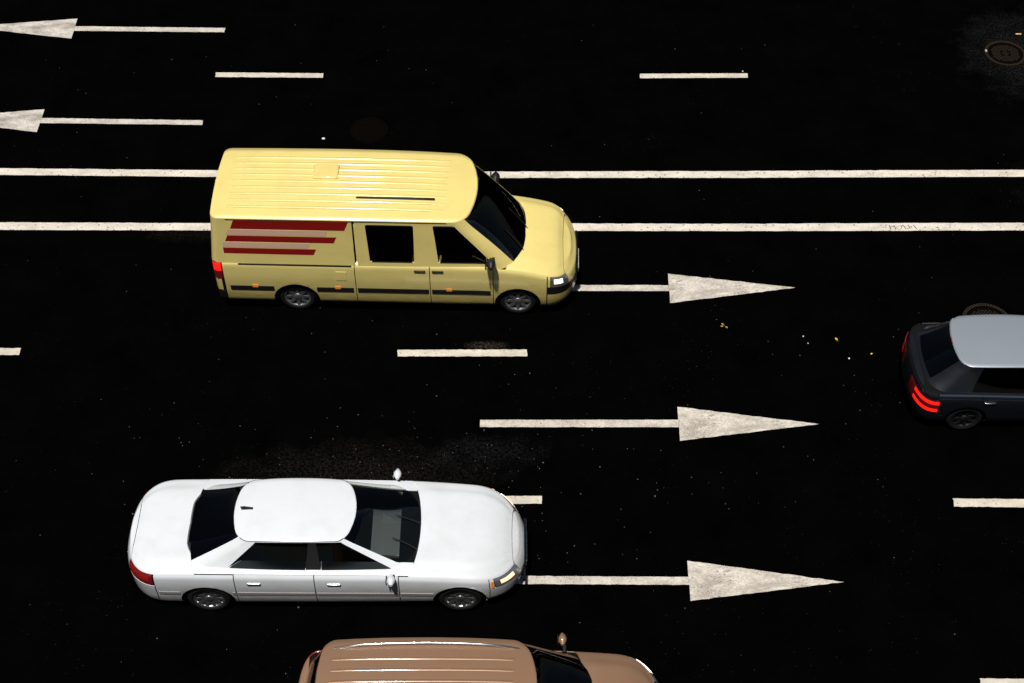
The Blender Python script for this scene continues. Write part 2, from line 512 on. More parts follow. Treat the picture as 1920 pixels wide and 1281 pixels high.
# ------------------------------------------------------------------ leaves and scraps on the road
def leaf(x, y, s, rz, m, label, name='fallen_leaf', cat='leaf'):
    mbx = MB()
    out = [(-.5, 0), (-.3, .2), (0, .33), (.3, .22), (.55, 0), (.3, -.22), (0, -.33), (-.3, -.2)]
    v = [(a * s, b * s, .006 + .28 * s * abs(b) + .12 * s * a * a) for a, b in out] + [(-.3 * s, 0, .006), (.3 * s, 0, .008)]
    f = [(0, 8, 1), (1, 8, 2), (2, 8, 9), (2, 9, 3), (3, 9, 4), (4, 9, 5), (5, 9, 6), (6, 9, 8), (6, 8, 7), (7, 8, 0)]
    mbx.add(v, f)
    mbx.add([(-.5 * s, -.02 * s, .006), (-.85 * s, -.05 * s, .012), (-.85 * s, .02 * s, .012), (-.5 * s, .02 * s, .006)], [(0, 1, 2, 3)])
    o = mbx.build(name, m)
    o.location = (x, y, 0); o.rotation_euler = (0, 0, rz)
    return tag(o, label, cat, 'yellow leaves lying on the road')
leaf(5.98, .053, .075, 1.9, M['leaf'], 'golden leaf, the largest of those between arrow and black car')
leaf(6.571, -.308, .045, .6, M['leaf_bright'], 'tiny bright yellow leaf nearest the tail of the black car')
t = tag(empty('leaf_sprig', (3.937, .394, 0)), 'small dull sprig of three yellow leaves under the arrowhead beside the van', 'leaf sprig', 'yellow leaves lying on the road')
for dx, dy, a in ((-.02, .035, 2.4), (-.035, -.02, 3.5), (.045, -.045, -.8)):
    o = leaf(dx, dy, .055, a, M['leaf_dull'], None, 'leaf', None)
    o.parent = t
    for k in ('label', 'category', 'group'):
        if k in o: del o[k]

def scrap(x, y, w, d, label, m='paper', name='paper_scrap', cat='litter'):
    mbx = MB()
    pts = [(w * .5 * math.cos(a) * random.uniform(.85, 1.1), d * .5 * math.sin(a) * random.uniform(.85, 1.1)) for a in [k * PI / 4 for k in range(8)]]
    mbx.loft([[(p[0], p[1], 0.001) for p in pts], [(p[0] * .9, p[1] * .95, d * .3) for p in pts], [(p[0] * .5, p[1] * .6, d * .42) for p in pts]], False, True, False)
    o = mbx.build(name, M[m])
    o.location = (x, y, 0)
    tag(o, label, cat, 'small pale scraps lying on the road')
scrap(-3.951, 5.715, .085, .055, 'white scrap lying beyond the yellow van roof')
scrap(5.379, .126, .028, .03, 'pale speck of litter, upper of the two beside the golden leaf')
scrap(5.445, -.046, .024, .022, 'dim speck of litter, lower of the two beside the golden leaf')
scrap(6.145, -.419, .034, .035, 'white speck of litter just below the golden leaf')
scrap(5.069, 7.985, .03, .03, 'crumb of white litter above the right end of the lone top dash')
scrap(10.56, 8.70, .055, .085, 'pale stone wedged on the left rim of the rusty manhole', 'stone', 'stone', 'stone')
mbx = MB()
mbx.box(-.065, .065, -.017, .017, 0, .012, .004)
o = mbx.build('orange_strip', M['orange']); o.location = (11.427, 9.331, 0)
tag(o, 'short orange strip lying above the rusty manhole at top right', 'litter')

# loose grit: nobody could count it
mb = MB()
for i in range(420):
    if random.random() < .5:
        x, y = random.gauss(-1.5, 3.0), random.gauss(-3.2, 1.1)
    else:
        x, y = random.uniform(-11.5, 12.5), random.uniform(-7.5, 10)
    s = random.uniform(.004, .011) * (1.5 if random.random() < .08 else 1)
    a = random.uniform(0, PI)
    p = [(x + s * math.cos(a + k * 2 * PI / 5) * random.uniform(.7, 1.2), y + s * math.sin(a + k * 2 * PI / 5) * random.uniform(.7, 1.2)) for k in range(5)]
    flat(mb, p, 0, s * .9)
tag(mb.build('grit', M['grit']), 'pale grit strewn thinly over the black asphalt', None, None, 'stuff')

# ------------------------------------------------------------------ vehicles
def lerp(a, b, t):
    return a + (b - a) * t

def clamp(x, a=0.0, b=1.0):
    return max(a, min(b, x))

def sstep(t):
    t = clamp(t)
    return t * t * (3 - 2 * t)

class Pchip:
    """smooth monotone curve through points"""
    def __init__(self, xs, ys):
        self.x, self.y = list(xs), list(ys)
        n = len(xs)
        h = [xs[i + 1] - xs[i] for i in range(n - 1)]
        d = [(ys[i + 1] - ys[i]) / h[i] for i in range(n - 1)]
        m = [d[0]] + [0] * (n - 2) + [d[-1]]
        for i in range(1, n - 1):
            if d[i - 1] * d[i] > 0:
                w1, w2 = 2 * h[i] + h[i - 1], h[i] + 2 * h[i - 1]
                m[i] = (w1 + w2) / (w1 / d[i - 1] + w2 / d[i])
        self.m, self.h = m, h
    def __call__(self, v):
        x = self.x
        if v <= x[0]: return self.y[0]
        if v >= x[-1]: return self.y[-1]
        i = 0
        while v > x[i + 1]: i += 1
        t = (v - x[i]) / self.h[i]
        a, b = self.y[i], self.y[i + 1]
        return ((2 * t ** 3 - 3 * t * t + 1) * a + (t ** 3 - 2 * t * t + t) * self.h[i] * self.m[i]
                + (-2 * t ** 3 + 3 * t * t) * b + (t ** 3 - t * t) * self.h[i] * self.m[i + 1])

TK = [0, .12, .28, .45, .58, .66, .78, 1.0]

class Shape:
    """outer skin of a vehicle: x forward, y to its left, z up, origin on the ground below its middle"""
    def __init__(s, **k):
        s.__dict__.update(k)
        s.xF, s.xR = s.L / 2 - s.cF, -s.L / 2 + s.cR
        s.uF, s.uR = s.xF + s.cF * PI / 2, s.xR - s.cR * PI / 2
        s.fy = Pchip(TK, s.prof)
        s.belt = Pchip(*s.belt_k)
        s.deck = Pchip(*s.deck_k)
        s.shF = Pchip([0, .2, .45, .58, .66, .78, 1], s.noseF)
        s.shR = Pchip([0, .2, .45, .58, .66, .78, 1], s.noseR)
        s.hl = (s.xf1 - s.xr1) / 2
        s.xm = (s.xf1 + s.xr1) / 2
    def ux(s, x):
        """skin parameter u at lengthwise position x"""
        if x > s.xF:
            return s.xF + s.cF * math.asin(clamp((x - s.xF) / s.cF) ** (s.nF / 2))
        if x < s.xR:
            return s.xR - s.cR * math.asin(clamp((s.xR - x) / s.cR) ** (s.nR / 2))
        return x
    def B(s, u, t, side=1):
        if u > s.xF:
            a = min((u - s.xF) / s.cF, PI / 2)
            x = s.xF + s.cF * max(math.sin(a), 0) ** (2 / s.nF); w = max(math.cos(a), 0) ** (2 / s.nF); sh = s.shF(t) * sstep(math.sin(a))
        elif u < s.xR:
            a = min((s.xR - u) / s.cR, PI / 2)
            x = s.xR - s.cR * max(math.sin(a), 0) ** (2 / s.nR); w = max(math.cos(a), 0) ** (2 / s.nR); sh = -s.shR(t) * sstep(math.sin(a))
        else:
            x, w, sh = u, 1.0, 0.0
        bt, dk = s.belt(x), s.deck(x)
        z = s.zprof(x, t, bt, dk)
        hw = s.W / 2 * (1 - s.taper * (x / (s.L / 2)) ** 2)
        return Vector((x + sh, side * hw * w * s.fy(t), z))
    def zprof(s, x, t, bt, dk):
        zs = s.sill
        mid = .52 * bt
        k = [zs, zs + .09, lerp(zs + .09, mid, .62), lerp(mid, bt - .07, .5), bt - .07, bt, bt + (dk - bt) * .75, dk]
        i = 0
        for i in range(len(TK) - 1):
            if t <= TK[i + 1]: break
        f = clamp((t - TK[i]) / (TK[i + 1] - TK[i]))
        return lerp(k[i], k[i + 1], f)
    def Zr(s, x, y):
        q = (x - s.xm) / (s.hl + .15)
        return s.zr - s.crx * q * q * (1 if x > s.xm else s.crr) - s.cry * (y / s.hw1) ** 2
    def ends(s, v):
        """outline numbers of the cabin at height v (0 belt, 1 roof edge)"""
        if v <= .86:
            k = v / .86 * .93
        else:
            k = .93 + .07 * math.sin((v - .86) / .14 * PI / 2)
        k = max(k, 0.0)
        k2 = k ** s.curve
        return (lerp(s.xf0, s.xf1, k2), lerp(s.xr0, s.xr1, k2), lerp(s.hw0, s.hw1, k ** .9 if s.tumble else k),
                lerp(s.rf[0], s.rf[1], k), lerp(s.rr[0], s.rr[1], k))
    def G(s, q, v):
        while q > 1: q -= 2
        while q < -1: q += 2
        side = 1 if q >= 0 else -1
        a = abs(q)
        xf, xr, hw, rf, rr = s.ends(v)
        if a < .25:
            y, x = a / .25 * (hw - rf), xf
        elif a < .35:
            g_ = (a - .25) / .1 * PI / 2
            y, x = hw - rf + rf * math.sin(g_), xf - rf + rf * math.cos(g_)
        elif a < .65:
            y, x = hw, lerp(xf - rf, xr + rr, (a - .35) / .3)
        elif a < .75:
            g_ = (a - .65) / .1 * PI / 2
            y, x = hw - rr + rr * math.cos(g_), xr + rr - rr * math.sin(g_)
        else:
            y, x = (1 - a) / .25 * (hw - rr), xr
        xm = (xf + xr) / 2; h2 = (xf - xr) / 2
        d = (x - xm) / h2
        yy = y / hw
        x -= (s.bowF * clamp(d) ** 3 - s.bowR * clamp(-d) ** 3) * yy * yy
        y *= 1 - (s.ctF if d > 0 else s.ctR) * d * d
        if v <= .86:
            fz = v / .86 * .90
        else:
            fz = .90 + .10 * math.sin((v - .86) / .14 * PI / 2) ** .8
        zb = lerp(s.belt(x), max(s.belt(x), s.deck(x)), clamp(1.25 * (1 - (y / s.hw0) ** 2))) - .025
        z = lerp(zb, s.Zr(x, y), fz)
        return Vector((x, side * y, z))
    def qx(s, x):
        """q as a function of height v for a line at constant x on the flank"""
        def f(v):
            xf, xr, hw, rf, rr = s.ends(v)
            return .35 + .3 * ((xf - rf) - x) / ((xf - rf) - (xr + rr))
        return f

def const(f):
    return f if callable(f) else (lambda _v: f)

def slab(fn, nu, nv, off=0.0, th=.012, cuts=(), ref=None):
    """a sheet following fn(a, b), a and b from 0 to 1, laid OFF above the skin, TH thick, with round holes CUTS (x, z, r)"""
    P = np.array([[fn(i / nu, j / nv) for j in range(nv + 1)] for i in range(nu + 1)], float)
    du = np.gradient(P, axis=0); dv = np.gradient(P, axis=1)
    n = np.cross(du, dv)
    ln = np.linalg.norm(n, axis=2, keepdims=True)
    bad = ln[..., 0] < 1e-9
    n = n / np.maximum(ln, 1e-9)
    if bad.any():
        n[bad] = n[~bad].mean(axis=0)
    c = P.reshape(-1, 3).mean(axis=0)
    if ref is None:
        ref = np.array((c[0] * .55, 0, .55))
    flip = np.sum(n.reshape(-1, 3) * (P.reshape(-1, 3) - ref)) < 0
    if flip: n = -n
    O = P + n * off
    inside = np.zeros(P.shape[:2], bool)
    for (cx, cz, r) in cuts:
        d = np.hypot(O[..., 0] - cx, O[..., 2] - cz)
        inside |= d < r
    faces = []
    for i in range(nu):
        for j in range(nv):
            q = [(i, j), (i + 1, j), (i + 1, j + 1), (i, j + 1)]
            if cuts and all(inside[a] for a in q):
                continue
            faces.append(q)
    if cuts:
        for (cx, cz, r) in cuts:
            d = np.hypot(O[..., 0] - cx, O[..., 2] - cz)
            for i, j in zip(*np.where(d < r)):
                k = r / max(d[i, j], 1e-6)
                O[i, j, 0] = cx + (O[i, j, 0] - cx) * k
                O[i, j, 2] = cz + (O[i, j, 2] - cz) * k
    I = O - n * th
    mb = MB()
    W_ = nv + 1
    idx = lambda a: a[0] * W_ + a[1]
    fo = [tuple(idx(a) for a in (q if not flip else q[::-1])) for q in faces]
    mb.add(O.reshape(-1, 3).tolist(), fo, True)
    if th > 0:
        mb.add(I.reshape(-1, 3).tolist(), [f[::-1] for f in fo], True)
        cnt = {}
        for f in fo:
            for a, b in zip(f, f[1:] + f[:1]):
                cnt[(a, b)] = 1
        Of, If = O.reshape(-1, 3), I.reshape(-1, 3)
        for (a, b) in cnt:
            if (b, a) not in cnt:
                mb.add([Of[b], Of[a], If[a], If[b]], [(0, 1, 2, 3)])
    return mb

class Builder:
    def __init__(b, shape, root, paint):
        b.s, b.root, b.paint = shape, root, paint
    def body(b, name, x0, x1, t0, t1, mat_, side, parent=None, off=.004, th=.012, cuts=(), step=.05, gap=.007, nv=None, u=False):
        """flank sheet between lengthwise x0..x1 and skin t0..t1"""
        s = b.s
        u0, u1 = (x0, x1) if u else (s.ux(x0), s.ux(x1))
        u0 += gap; u1 -= gap
        fn = lambda a, c: s.B(lerp(u0, u1, a), lerp(t0, t1, c), side)
        nu = max(3, int(abs(u1 - u0) / step)); nv = nv or max(4, int((t1 - t0) * 34))
        return slab(fn, nu, nv, off, th, cuts).build(name, mat_, parent or b.root)
    def wrap(b, name, x0, front, t0, t1, mat_, parent=None, off=.004, th=.012, cuts=(), step=.045, nv=None, gap=.007):
        """sheet running round the nose (front) or the tail from x0 on one side to x0 on the other"""
        s = b.s
        ue = s.uF if front else s.uR
        u0 = s.ux(x0) + (gap if front else -gap)
        fn = lambda a, c: s.B(lerp(u0, ue, 1 - abs(2 * a - 1)), lerp(t0, t1, c), 1 if a < .5 else -1)
        nu = 2 * max(4, int(abs(ue - u0) / step)); nv = nv or max(4, int((t1 - t0) * 34))
        return slab(fn, nu, nv, off, th, cuts).build(name, mat_, parent or b.root)
    def top(b, name, x0, x1, w, mat_, parent=None, off=.004, th=.012, nu=26, nv=44, gap=.008):
        """bonnet or boot lid: across the car between x0 and x1, w = |1 - t| at its sides"""
        s = b.s
        u0, u1 = s.ux(x0) + gap, s.ux(x1) - gap
        def fn(a, c):
            v = lerp(-w, w, c)
            k = (v / w) ** 2
            ua = u0 + (.06 - .17 * k if u0 > 0 else 0)          # edge towards the cabin follows the glass
            ub = u1 - (.03 - .13 * k if u1 < 0 else 0)
            p = s.B(lerp(ua, ub, a), 1 - abs(v), 1 if v >= 0 else -1)
            p.z += .014 * sstep((.27 - abs(v)) / .03) * sstep(a / .2) * sstep((1 - a) / .2)      # raised middle of the lid
            return p
        return slab(fn, nu, nv, off, th).build(name, mat_, parent or b.root)
    def cab(b, name, q0, q1, v0, v1, mat_, parent=None, off=.0, th=.02, nu=14, nv=12):
        s = b.s
        q0, q1 = const(q0), const(q1)
        fn = lambda a, c: (lambda v: s.G(lerp(q0(v), q1(v), a), v))(lerp(v0, v1, c))
        return slab(fn, nu, nv, off, th).build(name, mat_, parent or b.root)
    def roof(b, name, mat_, parent=None, v0=.95, off=.001, th=.02):
        s = b.s
        # the rounded edge and the skin inside it, in one sheet across
        qs = [i / 44 for i in range(45)]
        def fn(a, c):
            k = .012 + a * (.976)
            A, Bq = s.G(k, v0), s.G(-k, v0)
            e = [0, .04, .08]
            y = lerp(A.y, Bq.y, c); x = lerp(A.x, Bq.x, c)
            return A, Bq
        rows = []
        ys = [v0 + (1 - v0) * i / 3 for i in range(3)]
        def row(k):
            out = [s.G(k, v) for v in ys]
            A, Z = s.G(k, 1.0), s.G(-k, 1.0)
            m = 16
            for i in range(m + 1):
                y = lerp(A.y, Z.y, i / m)
                out.append(Vector((A.x, y, s.Zr(A.x, y))))
            out += [s.G(-k, v) for v in reversed(ys)]
            return out
        ks = [.004, .08, .16, .22, .25, .27, .29, .31, .33, .35] + [.35 + .3 * i / 22 for i in range(1, 22)] + [.65, .67, .69, .71, .73, .75, .78, .84, .92, .996]
        G_ = [row(k) for k in ks]
        # rows at the front and rear edge hug the edge: let their middles follow the roof skin
        mb = slab(lambda a, c: G_[round(a * (len(ks) - 1))][round(c * (len(G_[0]) - 1))], len(ks) - 1, len(G_[0]) - 1, off, th, (), np.array((s.xm, 0, .5)))
        return mb.build(name, mat_, parent or b.root)
    def shell(b, cuts, deck=True):
        s = b.s
        parts = MB()
        for side in (1, -1):
            fn = lambda a, c: s.B(lerp(s.uR, s.uF, a), c * 1.0, side)
            m = slab(fn, int(s.L / .05), 30, -.012, 0, cuts)
            parts.add(m.v, m.f, True)
        parts.box(-s.L / 2 + .25, s.L / 2 - .25, -s.W / 2 + .30, s.W / 2 - .30, s.sill, s.sill + .05)
        parts.box(-s.L / 2 + .25, s.L / 2 - .25, -s.W / 2 + .30, s.W / 2 - .30, s.sill + .05, .62)
        return parts.build('underbody', M['seam'], b.root)

_wheel_cache = {}
def wheel_meshes(r, w, spokes, rimmat):
    key = (r, w, spokes, rimmat)
    if key in _wheel_cache:
        return _wheel_cache[key]
    rr = r * .70
    t = MB()
    t.lathe_y([(rr, w * .5 - .02), (rr + .012, w * .5), (r - .05, w * .5 + .004), (r - .015, w * .5 - .018), (r, w * .5 - .05), (r, -w * .5 + .05), (r - .015, -w * .5 + .018), (r - .05, -w * .5), (rr, -w * .5)], (0, 0, 0), 48)
    for k in range(4):
        y = -w * .5 + .07 + k * (w - .14) / 3
        t.lathe_y([(r + .001, y - .006), (r + .003, y), (r + .001, y + .006)], (0, 0, 0), 48)
    m = MB()
    m.lathe_y([(rr + .004, w * .5 - .006), (rr - .02, w * .5 - .004), (rr - .03, w * .5 - .03), (rr - .035, -w * .3)], (0, 0, 0), 48)
    m.lathe_y([(rr - .035, -.02), (.001, -.02)], (0, 0, 0), 32)                      # dark back is shaded by depth
    m.lathe_y([(.075, w * .5 - .07), (.075, w * .5 - .02), (.06, w * .5 - .012), (.001, w * .5 - .012)], (0, 0, 0), 24)
    for k in range(spokes):
        a = 2 * PI * k / spokes
        c, s_ = math.cos(a), math.sin(a)
        v = []
        for rad, hw, yo in ((.06, .034, w * .5 - .025), (rr - .028, .026, w * .5 - .012)):
            for sg in (-1, 1):
                for yy in (yo, yo - .03):
                    v.append((rad * c - sg * hw * s_, yy, rad * s_ + sg * hw * c))
        m.add(v, [(0, 2, 6, 4), (1, 5, 7, 3), (0, 4, 5, 1), (2, 3, 7, 6), (0, 1, 3, 2), (4, 6, 7, 5)])
    def me(mb, name, mt):
        o = mb.build(name, mt)
        d = o.data
        bpy.data.objects.remove(o)
        return d
    _wheel_cache[key] = (me(t, 'wheel', M['rubber']), me(m, 'rim', rimmat))
    return _wheel_cache[key]

def add_wheels(root, xs, y, r, w, spokes, rimmat):
    tm, rm = wheel_meshes(r, w, spokes, rimmat)
    for x in xs:
        for side in (-1, 1):
            o = bpy.data.objects.new('wheel', tm); col.objects.link(o); o.parent = root
            o.location = (x, side * y, r)
            o.scale = (1 / root.scale[0], 1, 1)
            o.rotation_euler = (0, 0, 0) if side > 0 else (0, 0, PI)
            q = bpy.data.objects.new('rim', rm); col.objects.link(q); q.parent = o

def add_mirror(b, x, z, y, paint, big=1.0):
    for side in (-1, 1):
        mb = MB()
        rings = []
        n = 14
        for i in range(9):
            t = i / 8
            k = math.sin(PI * clamp(t, .06, .94)) ** .55
            rings.append([(x - .02 * big + (.075 * big) * k * math.cos(2 * PI * j / n) * .8, side * (y + .06 + t * .19 * big), z + .07 * big * k * math.sin(2 * PI * j / n)) for j in range(n)])
        mb.loft(rings)
        o = mb.build('mirror', paint, b.root)
        mb = MB(); mb.box(x - .02, x + .03, min(side * (y - .03), side * (y + .09)), max(side * (y - .03), side * (y + .09)), z - .06, z - .03, .008)
        mb.build('mirror_arm', M['black_plastic'], o)
        mb = MB(); mb.box(x - .095 * big, x - .075 * big, min(side * (y + .09), side * (y + .22 * big)), max(side * (y + .09), side * (y + .22 * big)), z - .045 * big, z + .045 * big, .01)
        mb.build('mirror_glass', M['chrome'], o)

def add_handle(b, door, x, t, side, m):
    P = b.s.B(x, t, side)
    mb = MB()
    y0, y1 = (P.y - .004, P.y + .028) if side > 0 else (P.y - .028, P.y + .004)
    mb.box(x - .10, x + .10, y0, y1, P.z - .014, P.z + .014, .008)
    mb.build('handle', m, door)

def add_wipers(b, y0s, v=.09, reach=.30):
    for y0 in y0s:
        mb = MB()
        pts = []
        for i in range(7):
            k = i / 6
            q = lerp(y0, y0 + .16 * (1 if y0 < .05 else 1), k) * .25
            pts.append(b.s.G(q, lerp(v * .2, v + reach * k, k)) + Vector((.015, 0, .012)))
        mb.tube(pts, .009, 6)
        mb.build('wiper', M['black_plastic'], b.root)

def seat(root, x, y, z, m, hr=True):
    mb = MB()
    mb.box(x - .24, x + .27, y - .24, y + .24, z - .12, z + .04, .05)
    rings = []
    for k in range(6):
        t = k / 5
        cx, hz = x - .22 - t * .17, z + .02 + t * .52
        w = .235 - .05 * t * t
        rings.append([(cx - .05, y - w, hz), (cx + .035, y - w * .95, hz), (cx + .05, y, hz), (cx + .035, y + w * .95, hz), (cx - .05, y + w, hz), (cx - .07, y, hz)])
    mb.loft(rings)
    o = mb.build('seat', m, root)
    mb = MB(); mb.box(x - .47, x - .37, y - .13, y + .13, z + .57, z + .75, .04)
    mb.build('headrest', m, o)

def cabin_kit(b, zfloor, rows, sm, wheel_y, dash_x, dash_z):
    s = b.s
    for x in rows:
        for y in (-.38, .38):
            seat(b.root, x, y, zfloor, sm)
    mb = MB()
    rings = []
    for k in range(9):
        y = lerp(-s.hw0 * .70, s.hw0 * .70, k / 8)
        rings.append([(dash_x + .42, y, dash_z - .2), (dash_x + .42, y, dash_z - .02), (dash_x + .15, y, dash_z + .02 + (.03 if abs(y - wheel_y) < .25 else 0)), (dash_x, y, dash_z - .03), (dash_x + .02, y, dash_z - .2)])
    mb.loft(rings, True, True, False)
    mb.build('dashboard', M['dash_plastic'], b.root)
    mb = MB()
    pts = [(dash_x - .12 + .09 * math.sin(a), wheel_y + .18 * math.cos(a), dash_z - .02 + .155 * math.sin(a)) for a in [2 * PI * k / 24 for k in range(25)]]
    mb.tube(pts, .014, 8)
    mb.tube([(dash_x - .12, wheel_y - .17, dash_z - .02), (dash_x - .10, wheel_y, dash_z - .03), (dash_x - .12, wheel_y + .17, dash_z - .02)], .018, 6)
    mb.build('steering_wheel', M['black_plastic'], b.root)

def lamp_pair(b, name, x0, x1, t0, t1, m, child=None, off=.006, u=False, sides=(1, -1)):
    for side in sides:
        o = b.body(name, x0, x1, t0, t1, m, side, off=off, th=.02, step=.02, nv=8, u=u)
        if child:
            nm, cm, a0, a1, c0, c1 = child
            s = b.s
            u0, u1 = (x0, x1) if u else (s.ux(x0), s.ux(x1))
            fn = lambda a, c: s.B(lerp(u0, u1, lerp(a0, a1, a)), lerp(t0, t1, lerp(c0, c1, c)), side)
            slab(fn, 8, 6, off + .006, .01).build(nm, cm, o)

def plate_on(b, front, z):
    s = b.s
    x = (s.L / 2 + .012) if front else (-s.L / 2 - .012)
    mb = MB(); mb.box(x - .008, x + .008, -.26, .26, z - .056, z + .056, .004)
    mb.build('number_plate', M['plate'], b.root)

def grille(b, z0, z1, y, x, n, m=None, frame=True):
    mb = MB(); mb.box(x - .03, x, -y, y, z0, z1, .01)
    gr = mb.build('grille', M['black_plastic'], b.root)
    for k in range(n):
        z = lerp(z0, z1, (k + .5) / n)
        mb = MB(); mb.box(x - .004, x + .008, -y * .96, y * .96, z - .007, z + .007, .003)
        mb.build('slat', m or M['chrome'], gr)

# ---- white sedan
def sedan():
    root = tag(empty('white_sedan', (-2.92, -4.83, 0)), 'white four door sedan in the lower lane, dark windows, driving right', 'car', 'vehicles driving right')
    root.scale = (1.065, 1, 1)
    s = Shape(L=5.9, W=1.94, cF=.85, cR=.70, nF=2.5, nR=2.7, sill=.20, taper=.03,
              prof=[.90, .955, .985, 1.0, .985, .935, .66, 0],
              belt_k=([-2.95, -2.2, -.5, 1.0, 2.2, 2.95], [.99, 1.03, 1.015, .985, .88, .72]),
              deck_k=([-2.95, -2.3, -1.9, 1.3, 2.2, 2.75, 2.95], [1.05, 1.10, 1.11, 1.05, .96, .82, .74]),
              noseF=[-.10, -.01, 0, -.05, -.10, -.12, -.13], noseR=[-.09, -.01, 0, -.03, -.06, -.07, -.08],
              xf0=1.42, xf1=.46, xr0=-2.10, xr1=-1.30, hw0=.87, hw1=.60, rf=(.28, .16), rr=(.30, .18), bowF=.15, bowR=.11,
              ctF=.05, ctR=.07, curve=1.0, tumble=True, zr=1.51, crx=.06, crr=1.0, cry=.045)
    b = Builder(s, root, M['white_paint']); P = M['white_paint']
    xw = (1.98, -1.72); r = .345
    cuts = [(x, r, r + .055) for x in xw]
    b.shell(cuts)
    e = .36
    b.top('bonnet', 1.33, 2.86, e, P, off=.005)
    b.top('boot_lid', -2.86, -1.93, e, P, off=.005)
    fb = b.wrap('front_bumper', 2.42, True, 0, .47, P, cuts=cuts)
    nf = b.wrap('nose_panel', 2.865, True, .47, 1.0, P)
    rb = b.wrap('rear_bumper', -2.45, False, 0, .45, P, cuts=cuts)
    b.wrap('tail_panel', -2.865, False, .45, 1.0, P)
    for side in (1, -1):
        b.body('fender', 1.10, 2.42, .05, .645, P, side, cuts=cuts, step=.035)
        b.body('fender', 2.42, 2.50, .47, .645, P, side)
        for x0, x1, hx in ((-.12, 1.10, .06), (-1.28, -.12, -1.1)):
            d = b.body('door', x0, x1, .07, .655, P, side, cuts=cuts, step=.04)
            add_handle(b, d, hx + .1, .52, side, M['chrome'])
        b.body('quarter_panel', -2.45, -1.28, .05, .645, P, side, cuts=cuts, step=.035)
        b.body('sill', -1.28, 1.55, 0, .065, M['white_paint'], side, cuts=cuts)
        b.body('belt_panel', -2.0, 1.32, .66, .76, P, side, off=.0)
        for x0, x1 in ((-2.42, -2.10), (-1.34, -1.29), (-1.27, -.13), (-.11, 1.09), (1.11, 1.60)):
            b.body('side_moulding', x0, x1, .335, .375, M['grey_trim'], side, off=.012, th=.014)
    lamp_pair(b, 'headlight', 2.50, 2.865, .48, .645, M['reflector'], ('bulb', M['head_warm'], .2, .75, .3, .68))
    lamp_pair(b, 'indicator', 2.44, 2.495, .49, .60, M['amber'], off=.012)
    lamp_pair(b, 'tail_light', -2.865, -2.46, .47, .635, M['tail_off'], ('lens', M['tail_dim'], .1, .9, .3, .7))
    grille(b, .52, .66, .42, s.L / 2 + .002, 4)
    grille(b, .27, .40, .55, s.L / 2 - .015, 3, M['black_plastic'])
    plate_on(b, True, .46); plate_on(b, False, .62)
    # cabin
    rf = b.roof('roof', P)
    for sg in (1, -1):
        b.cab('pillar', sg * .299, sg * .337, .0, .97, P, nu=6)
        b.cab('drip_strip', sg * .30, sg * .70, .945, .988, M['black_plastic'], rf, nu=34, nv=5, off=.006, th=.01)
        f = s.qx(-.13)
        b.cab('pillar', (lambda v, f=f: sg * (f(v) - .012)), (lambda v, f=f: sg * (f(v) + .012)), .03, .95, M['black_plastic'], nu=3, off=-.004)
        b.cab('pillar', sg * .615, sg * .710, .0, .97, P, nu=10)
        b.cab('window_trim', sg * .33, sg * .62, .90, .965, P, nu=30, nv=4)
        b.cab('window_trim', sg * .33, sg * .63, .0, .07, M['chrome'], nu=30, nv=3, off=.002, th=.012)
        b.cab('side_window', sg * .338, (lambda v, f=f: sg * (f(v) - .013)), .075, .895, M['dark_glass'], th=.004)
        b.cab('side_window', (lambda v, f=f: sg * (f(v) + .013)), sg * .612, .075, .895, M['dark_glass'], th=.004)
    b.cab('windshield', -.297, .297, .02, .955, M['glass'], nu=24, nv=14, th=.005)
    b.cab('rear_window', .712, 1.288, .02, .955, M['dark_glass'], nu=24, nv=14, th=.005)
    b.cab('cowl', -.24, .24, -.02, .03, M['black_plastic'], nu=20, nv=3, off=.004)
    add_wipers(b, (-.85, .02))
    cabin_kit(b, .63, (.0, -.82), M['seat'], .38, .68, 1.10)
    add_mirror(b, 1.02, 1.02, .86, P)
    add_wheels(root, xw, .82, r, .225, 10, M['rim'])
    mb = MB()
    mb.loft([[(-1.02 - .16 * k, -.022 * (1 - k), s.Zr(-1.05, 0) + .07 * k - .004), (-1.02 - .16 * k, .022 * (1 - k) + .001, s.Zr(-1.05, 0) + .07 * k - .004), (-1.20 - .02 * k, .02 * (1 - k) + .001, s.Zr(-1.2, 0) + .07 * k - .004), (-1.20 - .02 * k, -.02 * (1 - k), s.Zr(-1.2, 0) + .07 * k - .004)] for k in (0, .5, .9)])
    mb.build('antenna_fin', M['black_plastic'], root)
sedan()

